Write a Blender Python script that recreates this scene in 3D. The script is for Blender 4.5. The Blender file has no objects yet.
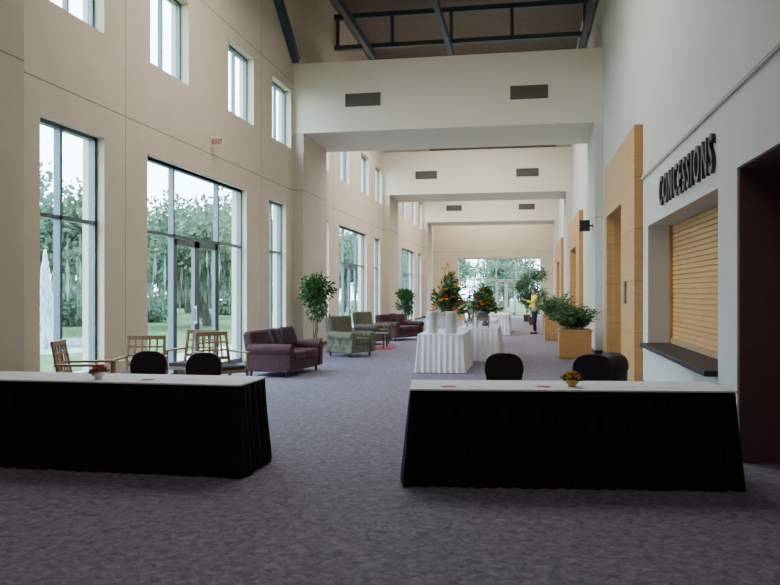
import bpy, math, random
from mathutils import Vector, Matrix, Euler
random.seed(7)
D=bpy.data; COL=bpy.context.scene.collection
# ---------------------------------------------------------------- materials
def mat(name,c,rough=.7,metal=0,c2=None,scale=8,bump=0,bscale=60,grooves=None,trans=0,spec=None,stretch=None):
    m=D.materials.new(name); m.use_nodes=True; n=m.node_tree.nodes; l=m.node_tree.links
    b=n['Principled BSDF']; b.inputs['Roughness'].default_value=rough; b.inputs['Metallic'].default_value=metal
    if spec is not None: b.inputs['Specular IOR Level'].default_value=spec
    if c2 is None: c2=tuple(x*.88 for x in c)
    tc=n.new('ShaderNodeTexCoord'); src=tc.outputs['Object']
    if stretch:
        mp=n.new('ShaderNodeMapping'); mp.inputs['Scale'].default_value=stretch; l.new(src,mp.inputs[0]); src=mp.outputs[0]
    no=n.new('ShaderNodeTexNoise'); no.inputs['Scale'].default_value=scale; no.inputs['Detail'].default_value=4; l.new(src,no.inputs['Vector'])
    r=n.new('ShaderNodeValToRGB'); r.color_ramp.elements[0].position=.35; r.color_ramp.elements[1].position=.65
    r.color_ramp.elements[0].color=(*c2,1); r.color_ramp.elements[1].color=(*c,1); l.new(no.outputs['Fac'],r.inputs[0])
    out=r.outputs[0]
    if grooves:
        geo=n.new('ShaderNodeNewGeometry'); sp=n.new('ShaderNodeSeparateXYZ'); l.new(geo.outputs['Position'],sp.inputs[0])
        for ax,val,w in grooves:
            if isinstance(val,tuple):
                a=n.new('ShaderNodeMath'); a.operation='SUBTRACT'; l.new(sp.outputs[ax],a.inputs[0]); a.inputs[1].default_value=val[0]
                p=n.new('ShaderNodeMath'); p.operation='PINGPONG'; l.new(a.outputs[0],p.inputs[0]); p.inputs[1].default_value=val[1]/2
                q=n.new('ShaderNodeMath'); q.operation='LESS_THAN'; l.new(p.outputs[0],q.inputs[0]); q.inputs[1].default_value=w
            else:
                q=n.new('ShaderNodeMath'); q.operation='COMPARE'; l.new(sp.outputs[ax],q.inputs[0]); q.inputs[1].default_value=val; q.inputs[2].default_value=w
            mx=n.new('ShaderNodeMixRGB'); l.new(q.outputs[0],mx.inputs[0]); l.new(out,mx.inputs[1]); mx.inputs[2].default_value=(c[0]*.5,c[1]*.48,c[2]*.45,1)
            out=mx.outputs[0]
    l.new(out,b.inputs['Base Color'])
    if bump:
        n2=n.new('ShaderNodeTexNoise'); n2.inputs['Scale'].default_value=bscale; l.new(src,n2.inputs['Vector'])
        bp=n.new('ShaderNodeBump'); bp.inputs['Strength'].default_value=bump; bp.inputs['Distance'].default_value=.02
        l.new(n2.outputs['Fac'],bp.inputs['Height']); l.new(bp.outputs[0],b.inputs['Normal'])
    if trans:
        t=n.new('ShaderNodeBsdfTranslucent'); l.new(out,t.inputs[0]); mx=n.new('ShaderNodeMixShader'); mx.inputs[0].default_value=trans
        l.new(b.outputs[0],mx.inputs[1]); l.new(t.outputs[0],mx.inputs[2]); l.new(mx.outputs[0],n['Material Output'].inputs[0])
    return m
def glassmat():
    m=D.materials.new('window_glass'); m.use_nodes=True; n=m.node_tree.nodes; l=m.node_tree.links; n.clear()
    o=n.new('ShaderNodeOutputMaterial'); t=n.new('ShaderNodeBsdfTransparent'); t.inputs[0].default_value=(.86,.96,1,1)
    g=n.new('ShaderNodeBsdfGlossy'); g.inputs['Roughness'].default_value=.02; mx=n.new('ShaderNodeMixShader')
    fr=n.new('ShaderNodeTexNoise'); fr.inputs['Scale'].default_value=.3
    mm=n.new('ShaderNodeMath'); mm.operation='MULTIPLY'; mm.inputs[1].default_value=.08; l.new(fr.outputs['Fac'],mm.inputs[0]); l.new(mm.outputs[0],mx.inputs[0])
    l.new(t.outputs[0],mx.inputs[1]); l.new(g.outputs[0],mx.inputs[2]); l.new(mx.outputs[0],o.inputs[0]); return m
def carpetmat():
    m=D.materials.new('carpet'); m.use_nodes=True; n=m.node_tree.nodes; l=m.node_tree.links; b=n['Principled BSDF']
    b.inputs['Roughness'].default_value=.75; b.inputs['Specular IOR Level'].default_value=.35
    tc=n.new('ShaderNodeTexCoord')
    v=n.new('ShaderNodeTexNoise'); v.inputs['Scale'].default_value=15; v.inputs['Detail'].default_value=5; v.inputs['Roughness'].default_value=.75; v.inputs['Distortion'].default_value=.8; l.new(tc.outputs['Object'],v.inputs['Vector'])
    r=n.new('ShaderNodeValToRGB'); e=r.color_ramp.elements; e[0].position=.36; e[0].color=(.080,.072,.105,1); e[1].position=.66; e[1].color=(.245,.212,.275,1)
    k=r.color_ramp.elements.new(.5); k.color=(.150,.134,.182,1)
    l.new(v.outputs['Fac'],r.inputs[0])
    vo=n.new('ShaderNodeTexVoronoi'); vo.inputs['Scale'].default_value=5; l.new(tc.outputs['Object'],vo.inputs['Vector'])
    cr=n.new('ShaderNodeValToRGB'); cr.color_ramp.elements[0].position=.12; cr.color_ramp.elements[0].color=(1,1,1,1); cr.color_ramp.elements[1].position=.25; cr.color_ramp.elements[1].color=(0,0,0,1)
    l.new(vo.outputs['Distance'],cr.inputs[0])
    mu=n.new('ShaderNodeMath'); mu.operation='MULTIPLY'; mu.inputs[1].default_value=.35; l.new(cr.outputs[0],mu.inputs[0])
    mx=n.new('ShaderNodeMixRGB'); l.new(mu.outputs[0],mx.inputs[0]); l.new(r.outputs[0],mx.inputs[1]); mx.inputs[2].default_value=(.28,.15,.19,1)
    l.new(mx.outputs[0],b.inputs['Base Color'])
    f=n.new('ShaderNodeTexNoise'); f.inputs['Scale'].default_value=180; l.new(tc.outputs['Object'],f.inputs['Vector'])
    bp=n.new('ShaderNodeBump'); bp.inputs['Strength'].default_value=.4; bp.inputs['Distance'].default_value=.01; l.new(f.outputs['Fac'],bp.inputs['Height']); l.new(bp.outputs[0],b.inputs['Normal'])
    return m
M={}
M['wallL']=mat('wall_beige',(.65,.565,.44),.85,c2=(.62,.535,.415),scale=1.5,bump=.05,grooves=[(2,4.28,.012),(2,7.15,.012),(1,10.85,.01),(1,17.0,.01),(1,23.85,.01),(1,30,.01)])
M['wallR']=mat('wall_offwhite',(.62,.61,.575),.85,c2=(.595,.585,.55),scale=1.5,bump=.05,grooves=[(2,3.42,.01)])
M['beam']=mat('beam_cream',(.76,.70,.58),.85,c2=(.74,.68,.56),scale=1.5)
M['pier']=mat('pier_beige',(.56,.49,.385),.85,c2=(.53,.46,.36),scale=1.5,grooves=[(2,4.28,.012)])
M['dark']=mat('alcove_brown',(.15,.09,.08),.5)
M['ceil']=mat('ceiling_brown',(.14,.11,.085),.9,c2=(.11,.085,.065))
M['steel']=mat('steel_bluegreen',(.035,.065,.085),.5)
M['frame']=mat('frame_bronze',(.11,.15,.17),.4,.3)
M['glass']=glassmat(); M['carpet']=carpetmat()
M['base']=mat('baseboard_dark',(.05,.045,.05),.6)
M['wood']=mat('maple_panel',(.57,.31,.12),.45,c2=(.49,.255,.09),scale=3,stretch=(1,1,8),grooves=[(2,(.02,.86),.006)])
M['shut']=mat('shutter_tan',(.60,.33,.13),.5,c2=(.54,.285,.105),scale=4)
M['black']=mat('black_satin',(.012,.011,.017),.6,c2=(.008,.008,.011),scale=20)
M['chairfab']=mat('black_plum_vinyl',(.022,.015,.026),.5,c2=(.015,.011,.018),scale=20)
M['blkfab']=mat('black_skirt_cloth',(.012,.009,.013),.85,c2=(.007,.005,.008),scale=10,spec=.25)
M['white']=mat('white_cloth',(.80,.82,.88),.8,c2=(.75,.77,.85),scale=5)
M['china']=mat('white_china',(.87,.87,.85),.2)
M['paper']=mat('paper',(.88,.88,.87),.7)
M['pink']=mat('pink_napkin',(.55,.10,.18),.8)
M['burg']=mat('burgundy_upholstery',(.075,.020,.030),.85,c2=(.05,.013,.020),scale=25,bump=.2)
M['plum']=mat('plum_cushion',(.022,.010,.018),.8)
M['olive']=mat('olive_stripe_upholstery',(.17,.16,.10),.85,c2=(.06,.06,.04),scale=12,stretch=(1,8,.3))
M['oak']=mat('light_oak',(.38,.24,.135),.45,c2=(.30,.18,.095),scale=6,stretch=(6,1,1))
M['seat']=mat('dark_plum_seat',(.05,.035,.05),.85)
M['dkwood']=mat('dark_wood',(.05,.025,.015),.4)
M['leaf']=mat('leaf_green',(.045,.13,.028),.5,c2=(.018,.065,.014),scale=6,trans=.25)
M['leaf2']=mat('leaf_light',(.13,.24,.055),.5,c2=(.06,.13,.03),scale=6,trans=.25)
M['tree']=mat('tree_leaf',(.145,.215,.125),.8,c2=(.075,.125,.075),scale=.8,trans=.35,spec=.2)
M['moss']=mat('moss_grey',(.26,.31,.27),.9,c2=(.17,.21,.18),scale=2,trans=.4)
M['bark']=mat('bark',(.09,.08,.07),.95,c2=(.05,.04,.035),scale=10,bump=.5,bscale=12)
M['grass']=mat('grass',(.11,.175,.065),.95,c2=(.075,.13,.048),scale=2,bump=.4,spec=.1)
M['water']=mat('pond_water',(.22,.27,.26),.1)
M['spray']=mat('water_spray',(.8,.85,.88),.4,trans=.4)
M['orange']=mat('orange_petal',(.80,.22,.03),.6,c2=(.65,.09,.02),trans=.2)
M['yellow']=mat('yellow_petal',(.8,.6,.08),.6,c2=(.7,.42,.05),trans=.2)
M['red']=mat('red_petal',(.6,.03,.03),.6,trans=.2)
M['gold']=mat('gold_bowl',(.55,.36,.10),.25,.9)
M['silver']=mat('steel_polished',(.6,.6,.6),.2,1)
M['signblack']=mat('sign_black',(.02,.02,.025),.4)
M['louver']=mat('vent_grey',(.11,.10,.085),.6)
M['terra']=mat('wicker_pot',(.14,.08,.05),.8,scale=40)
M['skin']=mat('skin',(.42,.24,.17),.6)
M['hair']=mat('dark_hair',(.02,.013,.01),.7)
M['shirt']=mat('yellow_shirt',(.78,.68,.08),.8)
M['pants']=mat('black_trousers',(.015,.015,.02),.85)
M['exitw']=mat('sign_white',(.8,.78,.72),.5)
M['exitr']=mat('sign_red',(.6,.03,.02),.5)
M['rug']=mat('red_rug',(.40,.03,.07),.95,c2=(.30,.03,.05),scale=12)
M['curb']=mat('concrete_walk',(.4,.39,.36),.9)
# ---------------------------------------------------------------- mesh builder
class MB:
    def __init__(s): s.v=[];s.f=[];s.m=[]
    def poly(s,pts,mi=0):
        k=len(s.v); s.v+= [tuple(p) for p in pts]; s.f.append(tuple(range(k,k+len(pts)))); s.m.append(mi)
    def box(s,x0,y0,z0,x1,y1,z1,mi=0,mtx=None):
        k=len(s.v); P=[(x0,y0,z0),(x1,y0,z0),(x1,y1,z0),(x0,y1,z0),(x0,y0,z1),(x1,y0,z1),(x1,y1,z1),(x0,y1,z1)]
        if mtx: P=[tuple(mtx@Vector(p)) for p in P]
        s.v+=P
        for q in [(0,3,2,1),(4,5,6,7),(0,1,5,4),(1,2,6,5),(2,3,7,6),(3,0,4,7)]:
            s.f.append(tuple(k+i for i in q)); s.m.append(mi)
        return s
    def bar(s,p0,p1,w,h,mi=0):
        p0=Vector(p0);p1=Vector(p1);d=p1-p0;q=d.to_track_quat('Z','Y').to_matrix().to_4x4()
        return s.box(-w/2,-h/2,0,w/2,h/2,d.length,mi,Matrix.Translation(p0)@q)
    def cyl(s,p0,p1,r0,r1=None,n=12,mi=0,cap=True):
        if r1 is None:r1=r0
        p0=Vector(p0);p1=Vector(p1);q=(p1-p0).to_track_quat('Z','Y');k=len(s.v)
        for p,r in((p0,r0),(p1,r1)):
            for i in range(n):
                a=2*math.pi*i/n; s.v.append(tuple(p+q@Vector((r*math.cos(a),r*math.sin(a),0))))
        for i in range(n):
            j=(i+1)%n; s.f.append((k+i,k+j,k+n+j,k+n+i)); s.m.append(mi)
        if cap:
            s.f.append(tuple(k+n-1-i for i in range(n))); s.m.append(mi); s.f.append(tuple(k+n+i for i in range(n))); s.m.append(mi)
        return s
    def rev(s,prof,n=20,c=(0,0,0),mi=0):
        k=len(s.v)
        for r,z in prof:
            for i in range(n):
                a=2*math.pi*i/n; s.v.append((c[0]+r*math.cos(a),c[1]+r*math.sin(a),c[2]+z))
        for j in range(len(prof)-1):
            for i in range(n):
                i2=(i+1)%n; s.f.append((k+j*n+i,k+j*n+i2,k+(j+1)*n+i2,k+(j+1)*n+i)); s.m.append(mi)
        return s
    def ball(s,c,r,n=8,mi=0,sq=1):
        prof=[(max(.0005,r*math.sin(math.pi*i/n)),-r*sq*math.cos(math.pi*i/n)) for i in range(n+1)]
        return s.rev(prof,n+2,c,mi)
    def leaf(s,p,d,L,W,mi=0):
        d=Vector(d).normalized(); up=Vector((random.uniform(-1,1),random.uniform(-1,1),random.uniform(-1,1)))
        w=d.cross(up)
        if w.length<.01: w=Vector((1,0,0))
        w.normalize(); p=Vector(p)
        s.poly([p,p+d*L*.45+w*W/2,p+d*L,p+d*L*.45-w*W/2],mi)
    def clampx(s,lo,hi):
        s.v=[(min(max(p[0],lo),hi),p[1],p[2]) for p in s.v]; return s
    def obj(s,name,mats,smooth=False,bevel=0,seg=3,parent=None,sub=0):
        me=D.meshes.new(name); me.from_pydata(s.v,[],s.f)
        for m in mats: me.materials.append(M[m])
        me.polygons.foreach_set('material_index',s.m)
        if smooth: me.polygons.foreach_set('use_smooth',[True]*len(s.f))
        me.update(); o=D.objects.new(name,me); COL.objects.link(o)
        if bevel:
            b=o.modifiers.new('b','BEVEL'); b.width=bevel; b.segments=seg; b.limit_method='ANGLE'
            if smooth: o.modifiers.new('w','WEIGHTED_NORMAL')
        if sub: q=o.modifiers.new('s','SUBSURF'); q.levels=sub;q.render_levels=sub
        if parent: o.parent=parent
        return o
def tag(o,label,cat,group=None,kind=None):
    o['label']=label;o['category']=cat
    if group:o['group']=group
    if kind:o['kind']=kind
    return o
def st(o): o['kind']='structure'; return o
def root(name,label,cat,loc=(0,0,0),rz=0,group=None):
    e=D.objects.new(name,None); e.empty_display_size=.1; COL.objects.link(e); e.location=loc; e.rotation_euler=(0,0,rz)
    return tag(e,label,cat,group)
def dup(r,loc,rz=None,label=None,sc=None):
    n=r.copy(); COL.objects.link(n); n.location=loc
    if rz is not None:n.rotation_euler=(0,0,rz)
    if label:n['label']=label
    if sc:n.scale=(sc,sc,sc)
    def rec(a,b):
        for c in [x for x in D.objects if x.parent==a]:
            k=c.copy(); COL.objects.link(k); k.parent=b; rec(c,k)
    rec(r,n); return n
# ---------------------------------------------------------------- shell
XL,XR=-6.1,1.91; YB,YE=-6.0,51.0; ZC=10.8
def wall_grid(name,x0,x1,ya,yb,za,zb,holes,mats,axis='y',mi=0):
    mb=MB(); ys=sorted({ya,yb}|{h[0] for h in holes}|{h[1] for h in holes})
    for a,b in zip(ys,ys[1:]):
        mid=(a+b)/2; hs=sorted([(h[2],h[3]) for h in holes if h[0]<mid<h[1]]); z=za
        for h0,h1 in hs+[(zb,zb)]:
            if h0>z:
                if axis=='y': mb.box(x0,a,z,x1,b,h0)
                else: mb.box(a,x0,z,b,x1,h0)
            z=max(z,h1)
    return st(mb.obj(name,mats))
lowh=[];uph=[]
BAY=[13.7,26.7,39.7]
for c in BAY:
    lowh+=[(c-4.95,c-3.45,.12,3.83,'n'),(c-2.15,c+2.35,.0,3.83,'w'),(c+3.85,c+5.15,.12,3.83,'n')]
    for a,b in((-4.75,-3.45),(-2.05,-.6),(1.3,2.8),(4.1,5.6)): uph.append((c+a,c+b,5.36,6.88))
wall_grid('wall_left',XL-.35,XL,YB,YE,0,ZC,[h[:4] for h in lowh]+uph,['wallL'])
wi=1;di=1
for (a,b,z0,z1,t) in lowh:
    mb=MB(); x0,x1=XL-.22,XL-.12; f=.055
    def vb(y,za=z0,zb=z1,w=f): mb.box(x0,y-w/2,za,x1,y+w/2,zb)
    def hb(z,ya=a,yb=b,w=f): mb.box(x0,ya,z-w/2,x1,yb,z+w/2)
    vb(a+f/2);vb(b-f/2);hb(z1-f/2);hb(2.57)
    if t=='n':
        hb(z0+f/2); vb(a+(b-a)*.42)
    else:
        dy0,dy1=a+1.2,b-1.3
        vb(dy0);vb(dy1)
        hb(.05,a,dy0,.1);hb(.05,dy1,b,.1); hb(z1-.02)
    mb.box(XL-.172,a,z0,XL-.168,b,z1 if t=='n' else z1,1) if t=='n' else (mb.box(XL-.172,a,.05,XL-.168,dy0,z1,1),mb.box(XL-.172,dy1,.05,XL-.168,b,z1,1),mb.box(XL-.172,dy0,2.57,XL-.168,dy1,z1,1))
    st(mb.obj('window_%d'%wi,['frame','glass'])); wi+=1
    if t=='w':
        for s in(0,1):
            ya=dy0+.03+s*(dy1-dy0-.06)/2; yb=ya+(dy1-dy0-.06)/2
            d=MB(); d.box(x0+.02,ya,.02,x1-.01,ya+.11,2.53).box(x0+.02,yb-.11,.02,x1-.01,yb,2.53).box(x0+.02,ya,.02,x1-.01,yb,.27).box(x0+.02,ya,2.41,x1-.01,yb,2.53)
            d.box(XL-.172,ya+.1,.25,XL-.168,yb-.1,2.45,1)
            o=st(d.obj('door_%d'%di,['frame','glass'])); di+=1
            h=MB(); yy=yb-.16 if s==0 else ya+.16
            h.cyl((XL-.07,yy,.95),(XL-.07,yy,1.3),.014).bar((XL-.12,yy,.98),(XL-.07,yy,.98),.02,.02).bar((XL-.12,yy,1.27),(XL-.07,yy,1.27),.02,.02)
            h.obj('door_handle',['silver'],parent=o)
for (a,b,z0,z1) in uph:
    mb=MB(); x0,x1=XL-.24,XL-.16;f=.05
    mb.box(x0,a,z0,x1,a+f,z1).box(x0,b-f,z0,x1,b,z1).box(x0,a,z0,x1,b,z0+f).box(x0,a,z1-f,x1,b,z1).box(x0,a+(b-a)*.5-.02,z0,x1,a+(b-a)*.5+.02,z1).box(XL-.202,a,z0,XL-.198,b,z1,1)
    st(mb.obj('window_%d'%wi,['frame','glass'])); wi+=1
# right wall
rh=[(4.6,7.38,0,2.69),(8.08,12.48,.70,2.60)]
P=[(13.0,14.75,17.3,17.8),(26.0,27.6,31.0,31.8),(39.0,40.6,44.0,44.8)]
for p in P: rh.append((p[1],p[2],0,3.21))
wall_grid('wall_right',XR,XR+.42,YB,YE,0,ZC,rh,['wallR'])
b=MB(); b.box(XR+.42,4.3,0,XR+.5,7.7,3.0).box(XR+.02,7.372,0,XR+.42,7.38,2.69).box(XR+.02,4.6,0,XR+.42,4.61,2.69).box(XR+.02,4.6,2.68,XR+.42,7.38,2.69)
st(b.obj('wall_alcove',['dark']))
for i,p in enumerate(P):
    b=MB(); b.box(XR+1.2,p[1]-.1,0,XR+1.3,p[2]+.1,3.3).box(XR+.42,p[1]-.1,0,XR+1.2,p[1],3.3).box(XR+.42,p[2],0,XR+1.2,p[2]+.1,3.3).box(XR+.42,p[1],3.21,XR+1.2,p[2],3.3)
    st(b.obj('wall_recess' if i==0 else 'wall_recess.%03d'%i,['wallR']))
    b=MB(); t=.14
    b.box(XR-t,p[0],0,XR,p[1],4.32).box(XR-t,p[2],0,XR,p[3],4.32).box(XR-t,p[1],3.21,XR,p[2],4.32)
    b.box(XR,p[1],0,XR+.40,p[1]+.02,3.21).box(XR,p[2]-.02,0,XR+.40,p[2],3.21).box(XR,p[1],3.19,XR+.40,p[2],3.21)
    st(b.obj('trim_%d'%(i+1),['wood'],bevel=.006,seg=1))
    for s in(0,1):
        y0=p[1]+.25+s*(p[2]-p[1]-.5)/2; y1=y0+(p[2]-p[1]-.5)/2-.01
        d=MB(); d.box(XR+1.14,y0,0.01,XR+1.19,y1,2.3); d.box(XR+1.13,y0+.12,.25,XR+1.145,y1-.12,1.0,1).box(XR+1.13,y0+.12,1.15,XR+1.145,y1-.12,2.15,1)
        st(d.obj('door_%d'%di,['wood','oak'])); di+=1
# end wall (X-range holes)
wall_grid('wall_end',YE,YE+.35,XL-.35,XR+.42,0,ZC,[(-4.45,1.05,0,3.85)],['wallL'],axis='x')
mb=MB(); y0,y1=YE+.1,YE+.2
for x in(-4.42,-3.1,-1.9,-.6,.3,1.02): mb.box(x-.04,y0,0,x+.04,y1,3.85)
for z in(2.4,3.81): mb.box(-4.45,y0,z-.04,1.05,y1,z+.04)
mb.box(-4.45,y0,0,-1.9,y1,.1).box(-.6,y0,0,1.05,y1,.1)
mb.box(-4.45,YE+.148,.1,-1.9,YE+.152,3.85,1).box(-.6,YE+.148,.1,1.05,YE+.152,3.85,1).box(-1.9,YE+.148,2.4,-.6,YE+.152,3.85,1)
st(mb.obj('window_%d'%wi,['exitw','glass']))
for s in(0,1):
    xa=-1.86+s*.61; d=MB(); xb=xa+.6
    d.box(xa,y0,.01,xa+.09,y1,2.35).box(xb-.09,y0,.01,xb,y1,2.35).box(xa,y0,.01,xb,y1,.25).box(xa,y0,2.25,xb,y1,2.35).box(xa+.08,YE+.148,.2,xb-.08,YE+.152,2.3,1)
    st(d.obj('door_%d'%di,['exitw','glass'])); di+=1
st(MB().box(XL-.35,YB-.3,0,XR+.42,YB,ZC).obj('wall_back',['wallR']))
st(MB().box(XL-.35,YB-.3,-.2,XR+1.4,YE+.35,0).obj('floor',['carpet']))
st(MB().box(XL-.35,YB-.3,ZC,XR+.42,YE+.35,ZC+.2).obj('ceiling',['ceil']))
# piers and cross blocks
ti=4
for y in(5.5,19.5,32.5,45.5):
    y2=8.05 if y==5.5 else y+2.4
    st(MB().box(XL,y,0,-5.82,y2,5.8).obj('trim_%d'%ti,['pier'])); ti+=1
    if y!=5.5: st(MB().box(1.72,y,0,XR,y2,5.8).obj('trim_%d'%ti,['wallR'])); ti+=1
    st(MB().box(XL,y,5.8,XR,y2+.4,7.65).obj('trim_%d'%ti,['beam'])); ti+=1
# baseboards
def runs(y0,y1,holes):
    z=y0;out=[]
    for a,b in sorted(holes):
        if a>z: out.append((z,a))
        z=max(z,b)
    if y1>z: out.append((z,y1))
    return out
PY=((5.5,8.05),(19.5,21.9),(32.5,34.9),(45.5,47.9))
mb=MB()
for a,b in runs(YB,YE,[(h[0],h[1]) for h in lowh if h[4]=='w']+list(PY)): mb.box(XL,a,0,XL+.015,b,.11)
for y,y2 in PY: mb.box(-5.82,y-.015,0,-5.805,y2+.015,.11).box(XL,y-.015,0,-5.82,y,.11)
st(mb.obj('baseboard_left',['base']))
mb=MB()
for a,b in runs(YB,YE,[(4.6,7.38)]+list(PY[1:])+[(p[0],p[3]) for p in P]): mb.box(XR-.015,a,0,XR,b,.11)
for y,y2 in PY[1:]: mb.box(1.705,y-.015,0,1.72,y2+.015,.11).box(1.72,y-.015,0,XR,y,.11)
st(mb.obj('baseboard_right',['base']))
st(MB().box(XR-.03,4.0,3.40,XR,19.4,3.45).obj('trim_%d'%ti,['wallR'])); ti+=1
# roof trusses
def truss(y):
    mb=MB(); zb,zt=9.5,10.5
    mb.box(XL,y-.08,zb-.07,XR,y+.08,zb+.07).box(XL,y-.08,zt-.08,XR,y+.08,zt+.08)
    xs=[XL+.1,-4.2,-2.3,-.4,XR-.1]
    for i,x in enumerate(xs): mb.box(x-.05,y-.05,zb,x+.05,y+.05,zt)
    return mb
for y in(11.5,17,24,30): tag(truss(y).obj('roof_truss',['steel']),'dark blue-green steel roof truss spanning the hall','truss','steel roof trusses')
for x in(-4.9,-2.35,1.75):
    tag(MB().box(x-.07,8.1,9.2,x+.07,31.9,9.42).obj('roof_beam',['steel']),'dark steel beam running lengthwise under the roof','beam','lengthwise roof beams')
mb=MB().bar((XL+.11,15.3,10.65),(XL+.11,19.42,7.72),.18,.2); tag(mb.obj('diagonal_brace',['steel']),'dark steel diagonal brace against the upper wall','brace')
# vents
def vent(x,y,z,w=.94,h=.34):
    e=root('air_vent','grey louvred air vent grille on the cream bulkhead','vent',(x,y,z),0,'bulkhead air vents')
    f=MB(); f.box(-w/2,-.03,-h/2,w/2,0,-h/2+.03).box(-w/2,-.03,h/2-.03,w/2,0,h/2).box(-w/2,-.03,-h/2,-w/2+.03,0,h/2).box(w/2-.03,-.03,-h/2,w/2,0,h/2).obj('vent_frame',['louver'],parent=e)
    l=MB()
    for i in range(7):
        z0=-h/2+.04+i*(h-.06)/7; l.bar((-w/2+.03,-.012,z0+.015),(w/2-.03,-.012,z0+.015),.03,.006)
    l.box(-w/2+.02,-.004,-h/2+.02,w/2-.02,-.001,h/2-.02)
    l.obj('louver',['louver'],parent=e)
for y in(19.5,32.5,45.5):
    vent(-4.2,y,6.62); vent(.1,y,6.62)
# ---------------------------------------------------------------- concession stand
e=root('roller_shutter','tan slatted wooden roller shutter closed over the counter','shutter',(2.27,0,0))
s=MB(); n=26
for i in range(n):
    z=.76+i*(2.60-.76)/n; s.box(0,8.1,z,.03,12.46,z+(2.60-.76)/n-.012)
s.box(.02,8.1,.76,.04,12.46,2.6); s.obj('shutter_curtain',['shut'],parent=e,bevel=.004,seg=1)
MB().box(-.05,8.085,.76,.04,8.14,2.6).obj('guide_rail',['shut'],parent=e)
MB().box(-.05,12.42,.76,.04,12.475,2.6).obj('guide_rail',['shut'],parent=e)
MB().box(-.03,8.14,.76,.0,12.42,.84).obj('bottom_bar',['oak'],parent=e)
tag(MB().box(1.78,8.09,.70,2.31,12.47,.76).obj('service_counter',['black'],bevel=.01),'dark laminate service counter ledge below the shutter','counter')
# lettering
def textmesh(body,size,extrude,offset,sp):
    fc=D.curves.new('t','FONT'); fc.body=body; fc.size=size; fc.extrude=extrude; fc.offset=offset; fc.space_character=sp
    fo=D.objects.new('t',fc); COL.objects.link(fo); bpy.context.view_layer.update()
    dg=bpy.context.evaluated_depsgraph_get(); me=D.meshes.new_from_object(fo.evaluated_get(dg)); D.objects.remove(fo); me.materials.clear(); return me
me=textmesh('CONCESSIONS',1,.02,.012,1.34)
xs=[v.co.x for v in me.vertices]; ys=[v.co.y for v in me.vertices]; sx=3.1/(max(xs)-min(xs)); sy=.41/(max(ys)-min(ys)); x0,y0=min(xs),min(ys)
for v in me.vertices:
    X=(v.co.x-x0)*sx; Y=(v.co.y-y0)*sy; Z=v.co.z
    v.co=(XR-.022-Z,11.25-X,2.77+Y)
me.materials.append(M['signblack']); me.update()
so=D.objects.new('letter_sign',me); COL.objects.link(so); tag(so,'black raised capital letters spelling CONCESSIONS on the wall','sign')
# exit sign, speaker, plaque
e=root('exit_sign','small white exit sign with red letters on the beige wall','exit sign',(XL,14.1,4.52))
e.scale=(.7,.7,.9); MB().box(.02,-.01,-.12,.36,.05,.12).box(0,0,-.04,.02,.04,.04).obj('sign_box',['exitw'],parent=e,bevel=.005)
me=textmesh('EXIT',.15,.002,.004,1); me.materials.append(M['exitr']); me.transform(Matrix.Translation((.04,-.013,-.05))@Matrix.Rotation(math.pi/2,4,'X'))
lo=D.objects.new('sign_text',me); COL.objects.link(lo); lo.parent=e
e=root('wall_speaker','small black speaker on a bracket on the wall','speaker',(1.72,20.1,3.27)); MB().box(-.34,-.1,-.14,-.08,.12,.14).obj('speaker_cabinet',['black'],parent=e,bevel=.015); MB().box(-.1,-.02,-.02,0,.02,.02).box(-.01,-.06,-.06,0,.06,.06).obj('bracket',['black'],parent=e)
tag(MB().box(XR-.16,13.95,1.35,XR-.14,14.2,1.75).obj('wall_plaque',['signblack'],bevel=.003),'small dark plaque on the wooden panel','sign')
# trash bin
e=root('trash_bin','round black trash bin with domed lid near the service counter','trash bin',(1.0,9.15,0))
MB().rev([(.001,0),(.15,0),(.155,.02),(.175,.68),(.17,.69),(.001,.69)],28).obj('body',['black'],smooth=True,parent=e)
MB().rev([(.182,.66),(.186,.67),(.186,.71),(.175,.76),(.145,.81),(.09,.845),(.001,.855)],28).obj('lid',['black'],smooth=True,parent=e)
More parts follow.
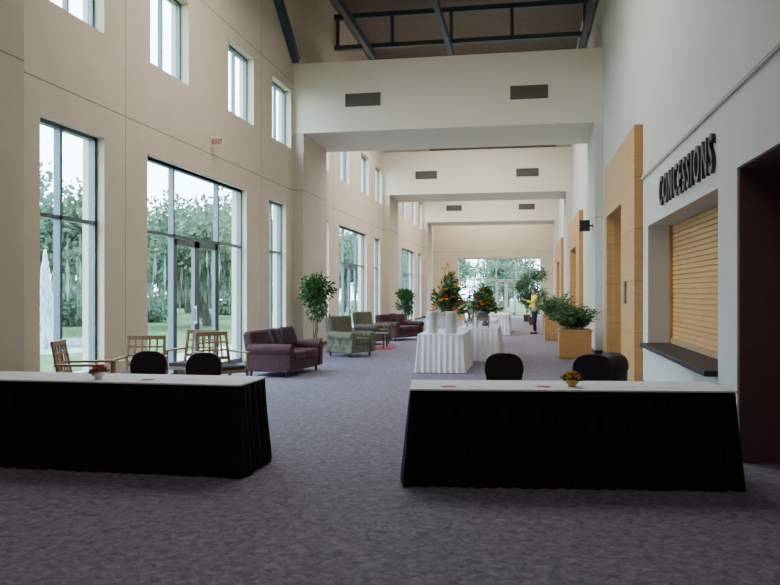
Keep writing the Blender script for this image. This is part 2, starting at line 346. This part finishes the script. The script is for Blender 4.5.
# ---------------------------------------------------------------- tables
def skirted(name,label,loc,rz,L,W,H,skirt,top,flare=.05,group=None,cover=True):
    e=root(name,label,'table',loc,rz,group)
    def ring(off,amp,z,seed):
        pts=[]
        segs=[((0,0),(L,0),(0,-1)),((L,0),(L,W),(1,0)),((L,W),(0,W),(0,1)),((0,W),(0,0),(-1,0))]; s=0
        for a,b,nn in segs:
            ln=math.dist(a,b); k=int(ln/.018)
            for i in range(k):
                t=i/k; s+=.018
                w=math.sin(s*2*math.pi/.11+1.4*math.sin(s*3.1))*amp+math.sin(s*2*math.pi/.47+.8)*amp*.5
                ex=min(i,k-i)*.018; c=math.cos(min(1,ex/.06)*math.pi/2)
                d=off+w; px=a[0]+(b[0]-a[0])*t+nn[0]*d; py=a[1]+(b[1]-a[1])*t+nn[1]*d
                if ex<.06:
                    cx=(a if i<k/2 else b); px+= (math.copysign(1,cx[0]-L/2))*off*c*(1-abs(nn[0])); py+=(math.copysign(1,cx[1]-W/2))*off*c*(1-abs(nn[1]))
                pts.append((px,py,z))
        return pts
    zs=[(H-.005,.004,.003),(H-.06,.008,.010),(H*.7,.018,.016),(H*.4,flare*.6,.020),(H*.15,flare*.9,.023),(.012,flare,.025)]
    rs=[ring(o,a,z,1) for z,o,a in zs]; n=len(rs[0]); mb=MB()
    for r in rs: mb.v+=r
    for j in range(len(rs)-1):
        for i in range(n):
            i2=(i+1)%n; mb.f.append((j*n+i,(j+1)*n+i,(j+1)*n+i2,j*n+i2)); mb.m.append(0)
    mb.obj('table_skirt',[skirt],smooth=True,parent=e)
    MB().box(.0,.0,H-.03,L,W,H).obj('tabletop',[skirt],parent=e)
    mb=MB(); g=.014; q=.008
    mb.box(-g,-g,H,L+g,W+g,H+.006); mb.box(-g,-g,H-q,L+g,-g+.006,H).box(-g,W+g-.006,H-q,L+g,W+g,H).box(-g,-g,H-q,-g+.006,W+g,H).box(L+g-.006,-g,H-q,L+g,W+g,H)
    mb.obj('tablecloth',[top],bevel=.002,parent=e)
    return e
HT=.77
skirted('banquet_table','long table with white cloth top and pleated black skirt',(-5.26,6.05,0),0,2.9,.62,HT,'blkfab','white',.06)
R7=math.atan2(.32,2.62)
skirted('banquet_table','long black-skirted table with white top, near the service counter',(-.90,6.03,0),R7,2.54,.62,HT,'blkfab','white',.06)
BG='white-skirted buffet tables'
skirted('buffet_table','buffet table draped in white, holding plate stacks and flowers',(-2.03,14.5,0),0,.85,2.3,.74,'white','white',.05,BG)
skirted('buffet_table','white-draped buffet table with serving dishes',(-1.50,17.1,0),0,.9,2.2,.74,'white','white',.05,BG)
skirted('buffet_table','white-draped buffet table further along the hall',(-1.7,27.6,0),0,1.1,3.2,.74,'white','white',.05,BG)
skirted('buffet_table','white-draped buffet table with serving dishes',(-1.75,22,0),0,.9,2.2,.74,'white','white',.05,BG)
# plates
def plate():
    return MB().rev([(.001,0),(.075,0),(.08,.004),(.13,.018),(.132,.021),(.08,.009),(.001,.006)],28)
pm=plate().obj('dinner_plate',['china'],smooth=True); tag(pm,'round white china dinner plate in a tall stack','plate','stacked dinner plates'); first=True
for (x,y) in((-1.80,14.82),(-1.43,14.86)):
    for i in range(22):
        o=pm if first else pm.copy()
        if not first: COL.objects.link(o)
        first=False; o.location=(x,y,.7465+i*.0195)
# papers
def paper(x,y,r,z,m='paper',w=.22,h=.28,nm='paper_sheet',lb='white sheet of paper lying on the table',cat='paper'):
    o=MB().box(-w/2,-h/2,0,w/2,h/2,.002).obj(nm,[m]); o.location=(x,y,z); o.rotation_euler=(0,0,r); tag(o,lb,cat)
zt=HT+.0065
for x,y,r in((-2.65,6.4,.1),(-3.0,6.45,.3),(-4.5,6.4,-.2)): paper(x,y,r,zt)
for x,y,r in((.75,6.55,.2),(1.1,6.6,.1),(-.35,6.4,-.1)): paper(x,y,r,zt)
for x,y,r in((-.62,6.22,.4),(.15,6.35,-.3),(-3.3,6.25,.2)): paper(x,y,r,zt,'pink',.11,.11,'napkin','folded pink napkin lying on the tablecloth','napkin')
# centrepieces
def centre(x,y,z,bowl,label,mats):
    e=root('flower_bowl',label,'flowers',(x,y,z))
    MB().rev([(.001,0),(.035,0),(.03,.012),(.05,.03),(.062,.06),(.06,.065),(.045,.03),(.001,.02)],20).obj('bowl',[bowl],smooth=True,parent=e)
    mb=MB()
    for i in range(34):
        a=random.uniform(0,6.28);ph=random.uniform(.1,1.4);p=Vector((math.cos(a)*math.sin(ph)*.06,math.sin(a)*math.sin(ph)*.06,.06+math.cos(ph)*.055))
        for k in range(6):
            aa=k*1.05; mb.leaf(p,(math.cos(aa),math.sin(aa),.5),.026,.018,i%len(mats))
        mb.ball(p,.007,5,i%len(mats))
    mb.obj('blossom',mats,parent=e)
    mb=MB()
    for i in range(50):
        a=random.uniform(0,6.28); mb.leaf((math.cos(a)*.03,math.sin(a)*.03,.05),(math.cos(a),math.sin(a),random.uniform(0,1.5)),random.uniform(.05,.1),.018)
    mb.obj('foliage',['leaf'],parent=e)
centre(-3.76,6.22,zt,'china','small bowl of red and orange flowers with greenery',['red','orange','red'])
centre(.38,6.40,zt,'gold','small gold bowl of orange and yellow flowers',['orange','yellow','yellow'])
# ---------------------------------------------------------------- banquet chairs
def banquet(loc,rz,label,group='black banquet chairs'):
    e=root('banquet_chair',label,'chair',loc,rz,group)   # front is -Y
    MB().box(-.21,-.22,.42,.21,.2,.50).obj('seat',['chairfab'],smooth=True,bevel=.035,seg=4,parent=e)
    mb=MB(); N=16; pts=[]
    for i in range(N+1):
        a=math.pi*i/N; pts.append((-.21*math.copysign(abs(math.cos(a))**.7,math.cos(a)),.72+.18*math.sin(a)**.8))
    pts=[(-.17,.52)]+pts+[(.17,.52)]
    def yy(z): return .2+(z-.5)*.14
    for x,z in pts: mb.v.append((x,yy(z)-.02,z))
    for x,z in pts: mb.v.append((x,yy(z)+.025,z))
    n=len(pts); mb.f.append(tuple(range(n)));mb.m.append(0);mb.f.append(tuple(range(2*n-1,n-1,-1)));mb.m.append(0)
    for i in range(n):
        j=(i+1)%n; mb.f.append((i,n+i,n+j,j));mb.m.append(0)
    mb.obj('backrest',['chairfab'],bevel=.012,parent=e)
    for sx in(-1,1):
        MB().cyl((sx*.17,-.19,.42),(sx*.2,-.22,0),.013).obj('leg',['signblack'],parent=e)
        MB().cyl((sx*.18,.19,.62),(sx*.18,.19,.42),.013).cyl((sx*.18,.19,.42),(sx*.19,.26,0),.013).obj('leg',['signblack'],parent=e)
    return e
bc=banquet((-4.10,7.6,0),0.1,'black banquet chair with rounded padded back behind the table')
for p,r in(((-3.44,7.5,0),-.05),((-.20,8.0,0),.1),((.70,8.0,0),.0)): dup(bc,p,r)
# ---------------------------------------------------------------- wooden armchairs
def woodchair(loc,rz,label):
    e=root('wooden_armchair',label,'chair',loc,rz,'light wood armchairs')
    MB().box(-.25,-.26,.40,.25,.22,.47).obj('seat',['seat'],smooth=True,bevel=.03,seg=4,parent=e)
    mb=MB(); 
    mb.bar((-.26,.24,.42),(-.25,.34,.92),.04,.03).bar((.26,.24,.42),(.25,.34,.92),.04,.03).bar((-.27,.34,.92),(.27,.34,.92),.035,.06).bar((-.25,.27,.55),(.25,.27,.55),.03,.05)
    for x in(-.15,-.05,.05,.15): mb.bar((x,.27,.55),(x,.335,.9),.025,.02)
    for z,y in((.67,.293),(.79,.315)): mb.bar((-.25,y,z),(.25,y,z),.02,.025)
    mb.obj('backrest',['oak'],bevel=.004,parent=e)
    for sx in(-1,1):
        MB().bar((sx*.28,-.25,0),(sx*.28,-.25,.64),.04,.04).obj('leg',['oak'],bevel=.004,parent=e)
        MB().bar((sx*.27,.3,0),(sx*.27,.24,.43),.04,.04).obj('leg',['oak'],bevel=.004,parent=e)
        MB().box(sx*.28-.03,-.29,.64,sx*.28+.03,.31,.67).obj('armrest',['oak'],bevel=.008,parent=e)
    MB().box(-.28,-.26,.36,.28,-.23,.41).box(-.28,.21,.36,.28,.24,.41).box(-.28,-.26,.36,-.25,.24,.41).box(.25,-.26,.36,.28,.24,.41).obj('seat_rail',['oak'],parent=e)
    return e
wc=woodchair((-5.45,8.75,0),math.pi/2+.3,'light wood armchair with lattice back and dark seat')
for p,r in(((-5.15,9.55,0),.25),((-4.45,10.7,0),.9),((-5.15,11.15,0),-.1)): dup(wc,p,r)
st_e=root('side_table','round light wood side table between the armchairs','table',(-5.7,10.35,0))
MB().rev([(.001,.55),(.28,.55),(.3,.565),(.28,.58),(.001,.58)],24).obj('tabletop',['oak'],smooth=False,parent=st_e); MB().cyl((0,0,.04),(0,0,.55),.03).rev([(.001,.0),(.2,.0),(.2,.03),(.03,.06)],20).obj('pedestal',['oak'],parent=st_e)
# ---------------------------------------------------------------- upholstered seating (front faces +X local)
def sofa(name,label,cat,loc,rz,L,Wd,mt,hb,cushions,group):
    e=root(name,label,cat,loc,rz,group); a=.2
    MB().box(-Wd/2,-L/2+.02,.1,Wd/2-.06,L/2-.02,.30).obj('base',[mt],smooth=True,bevel=.02,parent=e)
    n=cushions; w=(L-2*a)/n
    for i in range(n):
        y=-L/2+a+i*w; MB().box(-Wd/2+.2,y+.005,.29,Wd/2-.02,y+w-.005,.46).obj('seat_cushion',[mt],smooth=True,bevel=.045,seg=4,parent=e)
    mb=MB(); mtx=Matrix.Translation((-Wd/2+.12,0,.28))@Matrix.Rotation(-.14,4,'Y')
    mb.box(-.12,-L/2+.05,0,.1,L/2-.05,hb-.28,0,mtx).obj('backrest',[mt],smooth=True,bevel=.07,seg=5,parent=e)
    for s in(-1,1):
        yc=s*(L/2-a/2); mb=MB(); pr=[]
        for k in range(15):
            an=-.9+ (math.pi+1.8)*k/14; pr.append((math.cos(an)*.115,.50+math.sin(an)*.105))
        pr=[(.075,.12)]+pr+[(-.075,.12)]
        for x in(-Wd/2+.06,Wd/2-.02):
            for (y,z) in pr: mb.v.append((x,yc+y,z))
        m=len(pr)
        mb.f.append(tuple(range(m-1,-1,-1)));mb.f.append(tuple(range(m,2*m)));mb.m+=[0,0]
        for i in range(m):
            j=(i+1)%m; mb.f.append((i,j,m+j,m+i));mb.m.append(0)
        mb.obj('armrest',[mt],smooth=True,bevel=.02,seg=2,parent=e)
    for x in(-Wd/2+.1,Wd/2-.14):
        for y in(-L/2+.1,L/2-.1): MB().cyl((x,y,0),(x,y,.11),.022,.032,10).obj('foot',['dkwood'],parent=e)
    return e
def pillow(loc,rot,m='plum'):
    mb=MB(); N=10; s=.21
    def h(u,v): return .065*max(0,(1-u**4)*(1-v**4))**.5
    for sg in(1,-1):
        k=len(mb.v)
        for i in range(N+1):
            for j in range(N+1):
                u=-1+2*i/N; v=-1+2*j/N; mb.v.append((sg*h(u,v),u*s*(1-.06*(1-v*v)),v*s*(1-.06*(1-u*u))))
        for i in range(N):
            for j in range(N):
                q=(k+i*(N+1)+j,k+(i+1)*(N+1)+j,k+(i+1)*(N+1)+j+1,k+i*(N+1)+j+1); mb.f.append(q if sg>0 else q[::-1]); mb.m.append(0)
    o=mb.obj('throw_pillow',[m],smooth=True); o.location=loc;o.rotation_euler=rot
    tag(o,'dark plum square throw pillow resting on the sofa','pillow','plum throw pillows')
sofa('loveseat','burgundy upholstered loveseat with rolled arms by the windows','sofa',(-4.53,14.0,0),-.12,1.6,.95,'burg',.84,2,'burgundy loveseats')
pillow((-4.61,13.63,.69),(0,-.35,.1)); pillow((-4.57,14.35,.69),(0,-.35,-.3))
sofa('armchair','olive striped upholstered armchair with high back','armchair',(-4.2,18.1,0),-.5,.92,.88,'olive',.98,1,'olive armchairs')
sofa('armchair','olive striped upholstered armchair with high back','armchair',(-4.5,22.4,0),-.4,.92,.88,'olive',.98,1,'olive armchairs')
sofa('loveseat','burgundy upholstered loveseat with rolled arms further down the hall','sofa',(-4.05,24.6,0),-.5,1.5,.92,'burg',.84,2,'burgundy loveseats')
pillow((-4.2,24.4,.68),(0,-.35,-.3))
tag(MB().box(-4.6,20.2,0.001,-3.6,21.4,.012).obj('area_rug',['rug']),'small red area rug on the carpet','rug')
e=root('coffee_table','low dark wood coffee table between the armchairs','table',(-4.1,20.8,.012)); MB().box(-.3,-.3,.38,.3,.3,.41).obj('tabletop',['dkwood'],bevel=.005,parent=e)
for x in(-.26,.26):
    for y in(-.26,.26): MB().box(x-.02,y-.02,0,x+.02,y+.02,.38).obj('leg',['dkwood'],parent=e)
# ---------------------------------------------------------------- plants
def blob(mb,c,r,n,L,W,mi=0,shell=.5):
    for i in range(n):
        d=Vector((random.gauss(0,1),random.gauss(0,1),random.gauss(0,1))).normalized(); q=random.uniform(shell,1)
        p=Vector((c[0]+d.x*r[0]*q,c[1]+d.y*r[1]*q,c[2]+d.z*r[2]*q)); dd=d+Vector((random.uniform(-.6,.6),random.uniform(-.6,.6),random.uniform(-1.0,.3)))
        mb.leaf(p,dd,L*random.uniform(.7,1.3),W,mi)
def ficus(loc,h,rad,label,sc=1):
    e=root('potted_tree',label,'plant',loc,0)
    MB().rev([(.001,0),(.15,0),(.2,.34),(.22,.36),(.2,.38),(.18,.34),(.001,.33)],20).obj('pot',['terra'],smooth=True,parent=e)
    mb=MB(); 
    for k in range(3):
        a=k*2.1; p=Vector((.03*math.cos(a),.03*math.sin(a),.33))
        for j in range(5):
            q=p+Vector((random.uniform(-.05,.05),random.uniform(-.05,.05),(h-.7)/5)); mb.cyl(p,q,.016-.002*j,.014-.002*j,7); p=q
    mb.obj('trunk',['bark'],parent=e)
    mb=MB()
    for k in range(9):
        a=random.uniform(0,6.28); rr=rad*random.uniform(.2,.6); z=random.uniform(.42,.88)*h
        blob(mb,(rr*math.cos(a),rr*math.sin(a),z),(rad*.5,rad*.5,h*.13),210,.10,.05,0,.2)
    blob(mb,(0,0,h*.86),(rad*.5,rad*.5,h*.12),250,.1,.05,0,.1)
    mb.clampx(XL+.03-loc[0],XR-.05-loc[0]).obj('foliage',['leaf'],parent=e); return e
ficus((-5.30,18.75,0),2.05,.56,'leafy green ficus tree in a dark wicker pot by the wall')
ficus((-5.0,31.9,0),1.75,.45,'leafy green ficus tree in a dark wicker pot further along')
def planter(loc,w,h,ph,label,n=70,xm=XR-.03):
    e=root('planter_box',label,'plant',loc,0,'wooden planter boxes')
    mb=MB(); mb.box(-w/2,-w/2,0,w/2,w/2,h-.06).box(-w/2-.02,-w/2-.02,h-.06,w/2+.02,w/2+.02,h)
    mb.obj('box',['wood'],bevel=.006,seg=1,parent=e)
    MB().box(-w/2+.03,-w/2+.03,h,w/2-.03,w/2-.03,h+.01).obj('soil',['dkwood'],parent=e)
    mb=MB()
    for i in range(n):
        a=random.uniform(0,6.28); el=random.uniform(.7,1.5); L=ph*random.uniform(.7,1.1); px=Vector((random.uniform(-.3,.3)*w,random.uniform(-.3,.3)*w,h)); pr=px
        for k in range(8):
            t=(k+1)/8; ee=el-t*t*.8; q=pr+Vector((math.cos(a)*math.cos(ee),math.sin(a)*math.cos(ee),math.sin(ee)))*L/8
            if k>1:
                for s in(-1,1):
                    sd=Vector((-math.sin(a)*s,math.cos(a)*s,-.2))+(q-pr)*3; mb.leaf(pr,sd,.14*(1.2-t*.6),.05,i%3//2)
            mb.cyl(pr,q,.004,.003,3,i%2,False); pr=q
    mb.clampx(-3,xm-loc[0]).obj('foliage',['leaf','leaf2'],parent=e); return e
planter((1.16,18.55,0),.74,.68,.68,'wood-panelled planter box with leafy green plants',150)
planter((.98,25.2,0),.72,.68,1.0,'wood-panelled planter box with tall leafy plants',130)
planter((1.05,31.0,0),.72,.68,.8,'wood-panelled planter box with leafy plants')
ficus((.35,37,0),2.8,.75,'tall leafy green potted tree near the end doors')
ficus((.1,41,0),2.6,.75,'tall leafy green potted tree near the end doors')
planter((-3.6,42,0),.8,.6,1.2,'wood-panelled planter box with leafy plants near the end')
# flower arrangements
def arrange(loc,h,rad,label,tall):
    e=root('flower_arrangement',label,'flowers',loc)
    MB().rev([(.001,0),(.08,0),(.09,.02),(.05,.10),(.06,.2),(.11,.34),(.1,.34),(.05,.2),(.001,.18)],20).obj('vase',['gold' if tall else 'terra'],smooth=True,parent=e)
    mb=MB(); 
    for i in range(80):
        a=random.uniform(0,6.28); el=random.uniform(.1,1.5); L=h*random.uniform(.5,.95)*(.62+.38*math.sin(el)); p=Vector((0,0,.32)); d=Vector((math.cos(a)*math.cos(el)*rad/h*1.7,math.sin(a)*math.cos(el)*rad/h*1.7,math.sin(el))).normalized()
        q=p+d*L*.8; mb.cyl(p,q,.004,.003,4,0,False)
        for k in range(10): mb.leaf(p+d*L*.8*random.uniform(.3,1),d+Vector((random.uniform(-1,1),random.uniform(-1,1),random.uniform(-.8,.5))),.16,.05,random.choice((0,0,1)))
    mb.obj('foliage',['leaf','leaf2'],parent=e)
    mb=MB()
    for i in range(46):
        a=random.uniform(0,6.28); el=random.uniform(.1,1.5); L=h*random.uniform(.55,.9); d=Vector((math.cos(a)*math.cos(el),math.sin(a)*math.cos(el),math.sin(el))); p=Vector((d.x*rad*1.15,d.y*rad*1.15,.35+d.z*L*.8))
        for k in range(8): mb.leaf(p,(math.cos(k*.8),math.sin(k*.8),random.uniform(0,.8)),.065,.04,i%3)
    if tall:
        for x,z in((-.12,h+.12),(.05,h+.02),(-.02,h+.2)):
            mb.cyl((0,0,.4),(x,0,z),.006,.005,5,3)
            for k in range(6): mb.leaf((x,0,z),(math.cos(k)*.8,math.sin(k)*.4,.7),.13,.03,k%2)
    mb.obj('blossom',['orange','yellow','red','leaf'],parent=e)
arrange((-1.58,16.2,.7465),1.15,.34,'large flower arrangement of orange blooms and greenery in a gold vase',True)
arrange((-.95,18.4,.7465),.85,.24,'medium arrangement of yellow flowers and greenery in a vase',False)
def chafer(loc,label='polished steel chafing dish with domed lid on the buffet'):
    e=root('chafing_dish',label,'serving dish',loc,0,'chafing dishes')
    MB().box(-.15,-.25,.16,.15,.25,.24).obj('pan',['silver'],bevel=.02,parent=e)
    mb=MB(); n=10
    prof=[(-.15+.3*i/n, .24+.13*math.sin(math.pi*i/n)) for i in range(n+1)]
    for y in(-.25,.25):
        for x,z in prof: mb.v.append((x,y,z))
    m=n+1
    for i in range(n): mb.f.append((i,i+1,m+i+1,m+i));mb.m.append(0)
    mb.f.append(tuple(range(m-1,-1,-1)));mb.f.append(tuple(range(m,2*m)));mb.m+=[0,0]
    mb.obj('lid',['silver'],parent=e)
    MB().bar((-.02,-.06,.40),(-.02,.06,.40),.02,.02).bar((-.02,-.06,.36),(-.02,-.06,.4),.015,.015).bar((-.02,.06,.36),(-.02,.06,.4),.015,.015).obj('handle',['black'],parent=e)
    for x in(-.13,.13):
        for y in(-.22,.22): MB().bar((x,y,0),(x,y,.17),.015,.015).obj('leg',['black'],parent=e)
    return e
cd=chafer((-.95,17.5,.7465)); dup(cd,(-1.3,22.4,.7465)); dup(cd,(-1.3,23.3,.7465)); dup(cd,(-1.2,28.2,.7465)); dup(cd,(-1.2,29.2,.7465))
e=root('coffee_urn','tall polished steel coffee urn on the buffet','urn',(-1.30,17.95,.7465))
MB().rev([(.001,.06),(.11,.06),(.12,.1),(.12,.38),(.1,.42),(.03,.46),(.02,.5),(.001,.5)],20).obj('body',['silver'],smooth=True,parent=e)
for k in range(3): MB().cyl((.1*math.cos(k*2.1),.1*math.sin(k*2.1),0),(.09*math.cos(k*2.1),.09*math.sin(k*2.1),.08),.012).obj('leg',['black'],parent=e)
MB().cyl((0,-.12,.14),(0,-.18,.14),.012).cyl((0,-.175,.1),(0,-.175,.17),.01).obj('spigot',['black'],parent=e)
# ---------------------------------------------------------------- person
def skinned(name,pts,edges,m,parent,sub=2,rootv=0):
    me=D.meshes.new(name); me.from_pydata([p[:3] for p in pts],edges,[]); o=D.objects.new(name,me); COL.objects.link(o)
    s=o.modifiers.new('k','SKIN'); s.use_smooth_shade=True
    for i,p in enumerate(pts):
        sv=me.skin_vertices[0].data[i]; r=p[3]; sv.radius=r if isinstance(r,tuple) else (r,r); sv.use_root=(i==rootv)
    q=o.modifiers.new('s','SUBSURF');q.levels=sub;q.render_levels=sub
    bpy.context.view_layer.update()
    dg=bpy.context.evaluated_depsgraph_get(); nm=D.meshes.new_from_object(o.evaluated_get(dg)); D.objects.remove(o)
    nm.materials.clear(); nm.materials.append(M[m]); nm.polygons.foreach_set('use_smooth',[True]*len(nm.polygons))
    o=D.objects.new(name,nm); COL.objects.link(o)
    if parent:o.parent=parent
    return o
pr=root('person','person in a yellow shirt and black trousers reaching forward beside plants','person',(.36,29.0,0),math.pi+.35)
pts=[];edges=[]
def add(p,par=None):
    pts.append(p); 
    if par is not None: edges.append((par,len(pts)-1))
    return len(pts)-1
pel=add((0,0,.92,(.11,.15))); wst=add((.0,0,1.08,(.09,.125)),pel); ch=add((.01,0,1.28,(.105,.15)),wst); up=add((.01,0,1.39,(.08,.11)),ch); nk=add((.02,0,1.46,.05),up)
hd0=add((.035,0,1.53,.062),nk); hd=add((.045,0,1.60,(.092,.078)),hd0); add((.035,0,1.66,(.075,.066)),hd)
for s,el,wr in((1,(.20,.27,1.16),(.46,.20,1.27)),(-1,(.0,-.27,1.10),(.16,-.26,.90))):
    sh=add((.0,s*.17,1.385,.05),up); e2=add((*el,.038),sh); w2=add((*wr,.026),e2)
    dv=(Vector(wr)-Vector(el)).normalized(); pc=Vector(wr)+dv*.05; pm_=add((*pc,(.018,.034)),w2)
    side=dv.cross(Vector((0,s,.3))).normalized(); 
    for k,(off,L) in enumerate(((-.024,.07),(-.008,.08),(.008,.075),(.024,.06))):
        b0=pc+dv*.035+side*off; k1=add((*b0,.0095),pm_); b1=b0+dv*L*.5; k2=add((*b1,.0085),k1); b2=b1+(dv+Vector((0,-s*.6,-.3))).normalized()*L*.5; add((*b2,.007),k2)
    t0=Vector(wr)+dv*.03-side*.03; k1=add((*t0,.011),pm_); t1=t0+(dv-side).normalized()*.05; add((*t1,.009),k1)
for s in(1,-1):
    hp=add((0,s*.09,.86,.085),pel); kn=add((.02+.03*s,s*.10,.48,.055),hp); an=add((-.02+.05*s,s*.11,.09,.038),kn); add((.12+.05*s,s*.12,.035,(.035,.03)),an)
body=skinned('body',pts,edges,'skin',pr)
tp=[(0,0,.90,(.12,.165)),(0,0,1.08,(.11,.15)),(.01,0,1.28,(.12,.17)),(.01,0,1.40,(.09,.12)),(.0,.18,1.385,.066),(.20,.27,1.16,.052),(.40,.215,1.245,.042),(.0,-.18,1.385,.066),(0,-.27,1.10,.052),(.11,-.263,.965,.042)]
skinned('shirt',tp,[(0,1),(1,2),(2,3),(3,4),(4,5),(5,6),(3,7),(7,8),(8,9)],'shirt',pr)
lp=[(0,0,.96,(.12,.155)),(0,0,.88,(.115,.15))]; le=[(0,1)]
for s in(1,-1):
    k=len(lp); lp+=[(0,s*.09,.82,.10),(.02+.03*s,s*.10,.48,.075),(-.02+.05*s,s*.11,.08,.06)]; le+=[(1,k),(k,k+1),(k+1,k+2)]
skinned('trousers',lp,le,'pants',pr)
mb=MB(); mb.ball((.02,0,1.645),.105,10,0,.95); hair=mb.obj('hair',['hair'],smooth=True,parent=pr)
for v in hair.data.vertices:
    if v.co.x>.07: v.co.x=.07-(v.co.x-.07)*.2
MB().ball((.135,0,1.60),.014,6).obj('nose',['skin'],smooth=True,parent=pr)
for s in(1,-1):
    MB().ball((.118,s*.03,1.625),.010,6).obj('eye',['hair'],smooth=True,parent=pr)
    MB().ball((.03,s*.085,1.60),.02,6).obj('ear',['skin'],smooth=True,parent=pr)
    mb=MB(); x=-.02+.05*s; y=s*.11
    mb.box(x-.07,y-.045,0,x+.20,y+.045,.07); mb.obj('shoe',['black'],smooth=True,bevel=.03,seg=3,parent=pr)
MB().box(.12,-.022,1.553,.132,.022,1.56).obj('mouth',['pink'],parent=pr)
# ---------------------------------------------------------------- outdoors
st(MB().box(-140,-40,-.3,XL-.36,160,-.12).box(XL-.35,YE+.36,-.3,60,160,-.12).obj('ground',['grass']))
tag(MB().box(-9.0,0,-.12,XL-.36,52,-.06).obj('walkway',['curb']),'pale concrete walkway along the building','walkway')
def tree(loc,h,label,sd):
    random.seed(sd); e=root('tree',label,'tree',loc,0,'trees outside the windows')
    mb=MB(); p=Vector((0,0,-.1)); tops=[]
    for j in range(4):
        q=p+Vector((random.uniform(-.3,.3),random.uniform(-.3,.3),h*.09)); mb.cyl(p,q,.32-.04*j,.28-.04*j,9); p=q
    for k in range(8):
        a=k*.8+random.random(); el=random.uniform(.1,1.2); q=p+Vector((math.cos(a)*math.cos(el),math.sin(a)*math.cos(el),math.sin(el)))*h*.36; mb.cyl(p,q,.13,.05,6); tops.append(q)
    mb.obj('trunk',['bark'],parent=e); mb=MB()
    for q in tops+[p+Vector((0,0,h*.3)),p+Vector((0,0,h*.1))]:
        for r in range(3):
            c=q+Vector((random.gauss(0,.9),random.gauss(0,.9),random.gauss(0,.7))); blob(mb,c,(1.7,1.7,1.1),260,.36,.22,0,.1)
        for r in range(30):
            c=q+Vector((random.gauss(0,1.4),random.gauss(0,1.4),random.uniform(-1.2,.1))); L=random.uniform(.9,2.6); mb.leaf(c,(0,0,-1),L,.16,1)
    mb.obj('foliage',['tree','moss'],parent=e); return e
t1=tree((-19.5,27.5,-.1),9,'leafy live oak draped in grey moss on the lawn',3)
t2=tree((-29.5,37,-.1),9,'leafy live oak draped in grey moss on the lawn',5)
t1.scale=(.85,)*3; t2.scale=(1.05,)*3
spots=[(-15.5,35.5,.8),(-20.5,46,.95),(-36,24,1.0),(-41,48,1.15),(-27,58,1.05),(-55,34,1.3),(-43,65,1.25),(-29,72,1.1),(-16,66,.9),(-38,88,1.3),(-20,84,1.1),(-36,108,1.4),(-8.5,62,.5),(-8,74,.8),(-2,66,.55),(4.5,66,.55),(-2,87,.9),(9,80,.85),(-16,102,1.2),(-60,55,1.3)]
random.seed(11)
for i,(x,y,sc) in enumerate(spots):
    dup(t1 if i%2 else t2,(x,y,-.1),random.uniform(0,6.28),sc=sc)
def shrub():
    mb=MB(); blob(mb,(0,0,.8),(1.5,1.5,.8),800,.3,.17,0,.6); mb.ball((0,0,.7),.8,8); return mb.obj('shrub',['tree'])
random.seed(5); s0=shrub(); tag(s0,'rounded green shrub at the edge of the lawn','shrub','shrubs on the lawn'); s0.location=(-24,31,-.12)
sh=[(-26,26,1.3),(-22.5,34.5,1.2),(-31,29.5,1.4),(-21,39.5,1.0),(-30,46,1.7),(-21,54,1.5),(-34,55,1.8),(-36,76,2.0),(-22,64,1.4),(-25,79,1.6),(-14,79,1.6),(-11,90,2.0),(-47,42,2.2),(-50,54,2.2),(-45,28,2.0)]
for x,y,sc in sh:
    o=s0.copy(); COL.objects.link(o); o.location=(x,y,-.12); o.scale=(sc,sc,sc*.9); o.rotation_euler=(0,0,random.uniform(0,6))
for i,(x,y) in enumerate(((-7,57),(-3,60),(1.5,58),(5.5,60))):
    o=s0.copy(); COL.objects.link(o); o.location=(x,y,-.12)
e=root('fountain','pond fountain throwing a tall white water jet','fountain',(-14.4,20.9,-.12))
MB().rev([(.001,.02),(2.6,.02),(2.75,.12),(2.9,.0)],32).obj('basin',['water'],smooth=True,parent=e)
mb=MB(); random.seed(9)
for i in range(3500):
    t=random.random()**.8; a=random.uniform(0,6.28); r=.03+.42*(1-t)*random.random(); mb.leaf((r*math.cos(a),r*math.sin(a),.1+2.9*t),(0,0,-1),.22,.05)
mb.obj('water_jet',['spray'],parent=e)
# ---------------------------------------------------------------- lights, world, camera
w=D.worlds.new('World'); bpy.context.scene.world=w; w.use_nodes=True; n=w.node_tree.nodes; l=w.node_tree.links; bg=n['Background']
tc=n.new('ShaderNodeTexCoord'); sp=n.new('ShaderNodeSeparateXYZ'); l.new(tc.outputs['Generated'],sp.inputs[0]); r=n.new('ShaderNodeValToRGB'); l.new(sp.outputs[2],r.inputs[0])
r.color_ramp.elements[0].color=(.86,.95,1,1); r.color_ramp.elements[1].color=(.66,.83,1,1); r.color_ramp.elements[1].position=.8; l.new(r.outputs[0],bg.inputs[0]); bg.inputs[1].default_value=14
def area(loc,sx,sy,p,col=(1,.95,.86),rot=(0,0,0)):
    L=D.lights.new('fill_light','AREA'); L.shape='RECTANGLE'; L.size=sx;L.size_y=sy;L.energy=p;L.color=col; o=D.objects.new('fill_light',L); COL.objects.link(o); o.location=loc;o.rotation_euler=rot  # unseen fill lamps, added high in the hall to brighten walls and floor
area((-2.2,1.8,8.3),5,3,110)
area((-2.2,12.3,8.3),5,4,400)
area((-2.2,27,8.3),5,7,750)
area((-2.2,40,8.3),5,7,850)
area((-2.2,49.5,8.3),5,1.5,350)
c=D.cameras.new('Camera'); co=D.objects.new('Camera',c); COL.objects.link(co); co.location=(0,0,1.55); co.rotation_euler=(math.pi/2,0,math.radians(10.10)); c.sensor_width=36; c.lens=34.98; c.clip_end=400
bpy.context.scene.camera=co
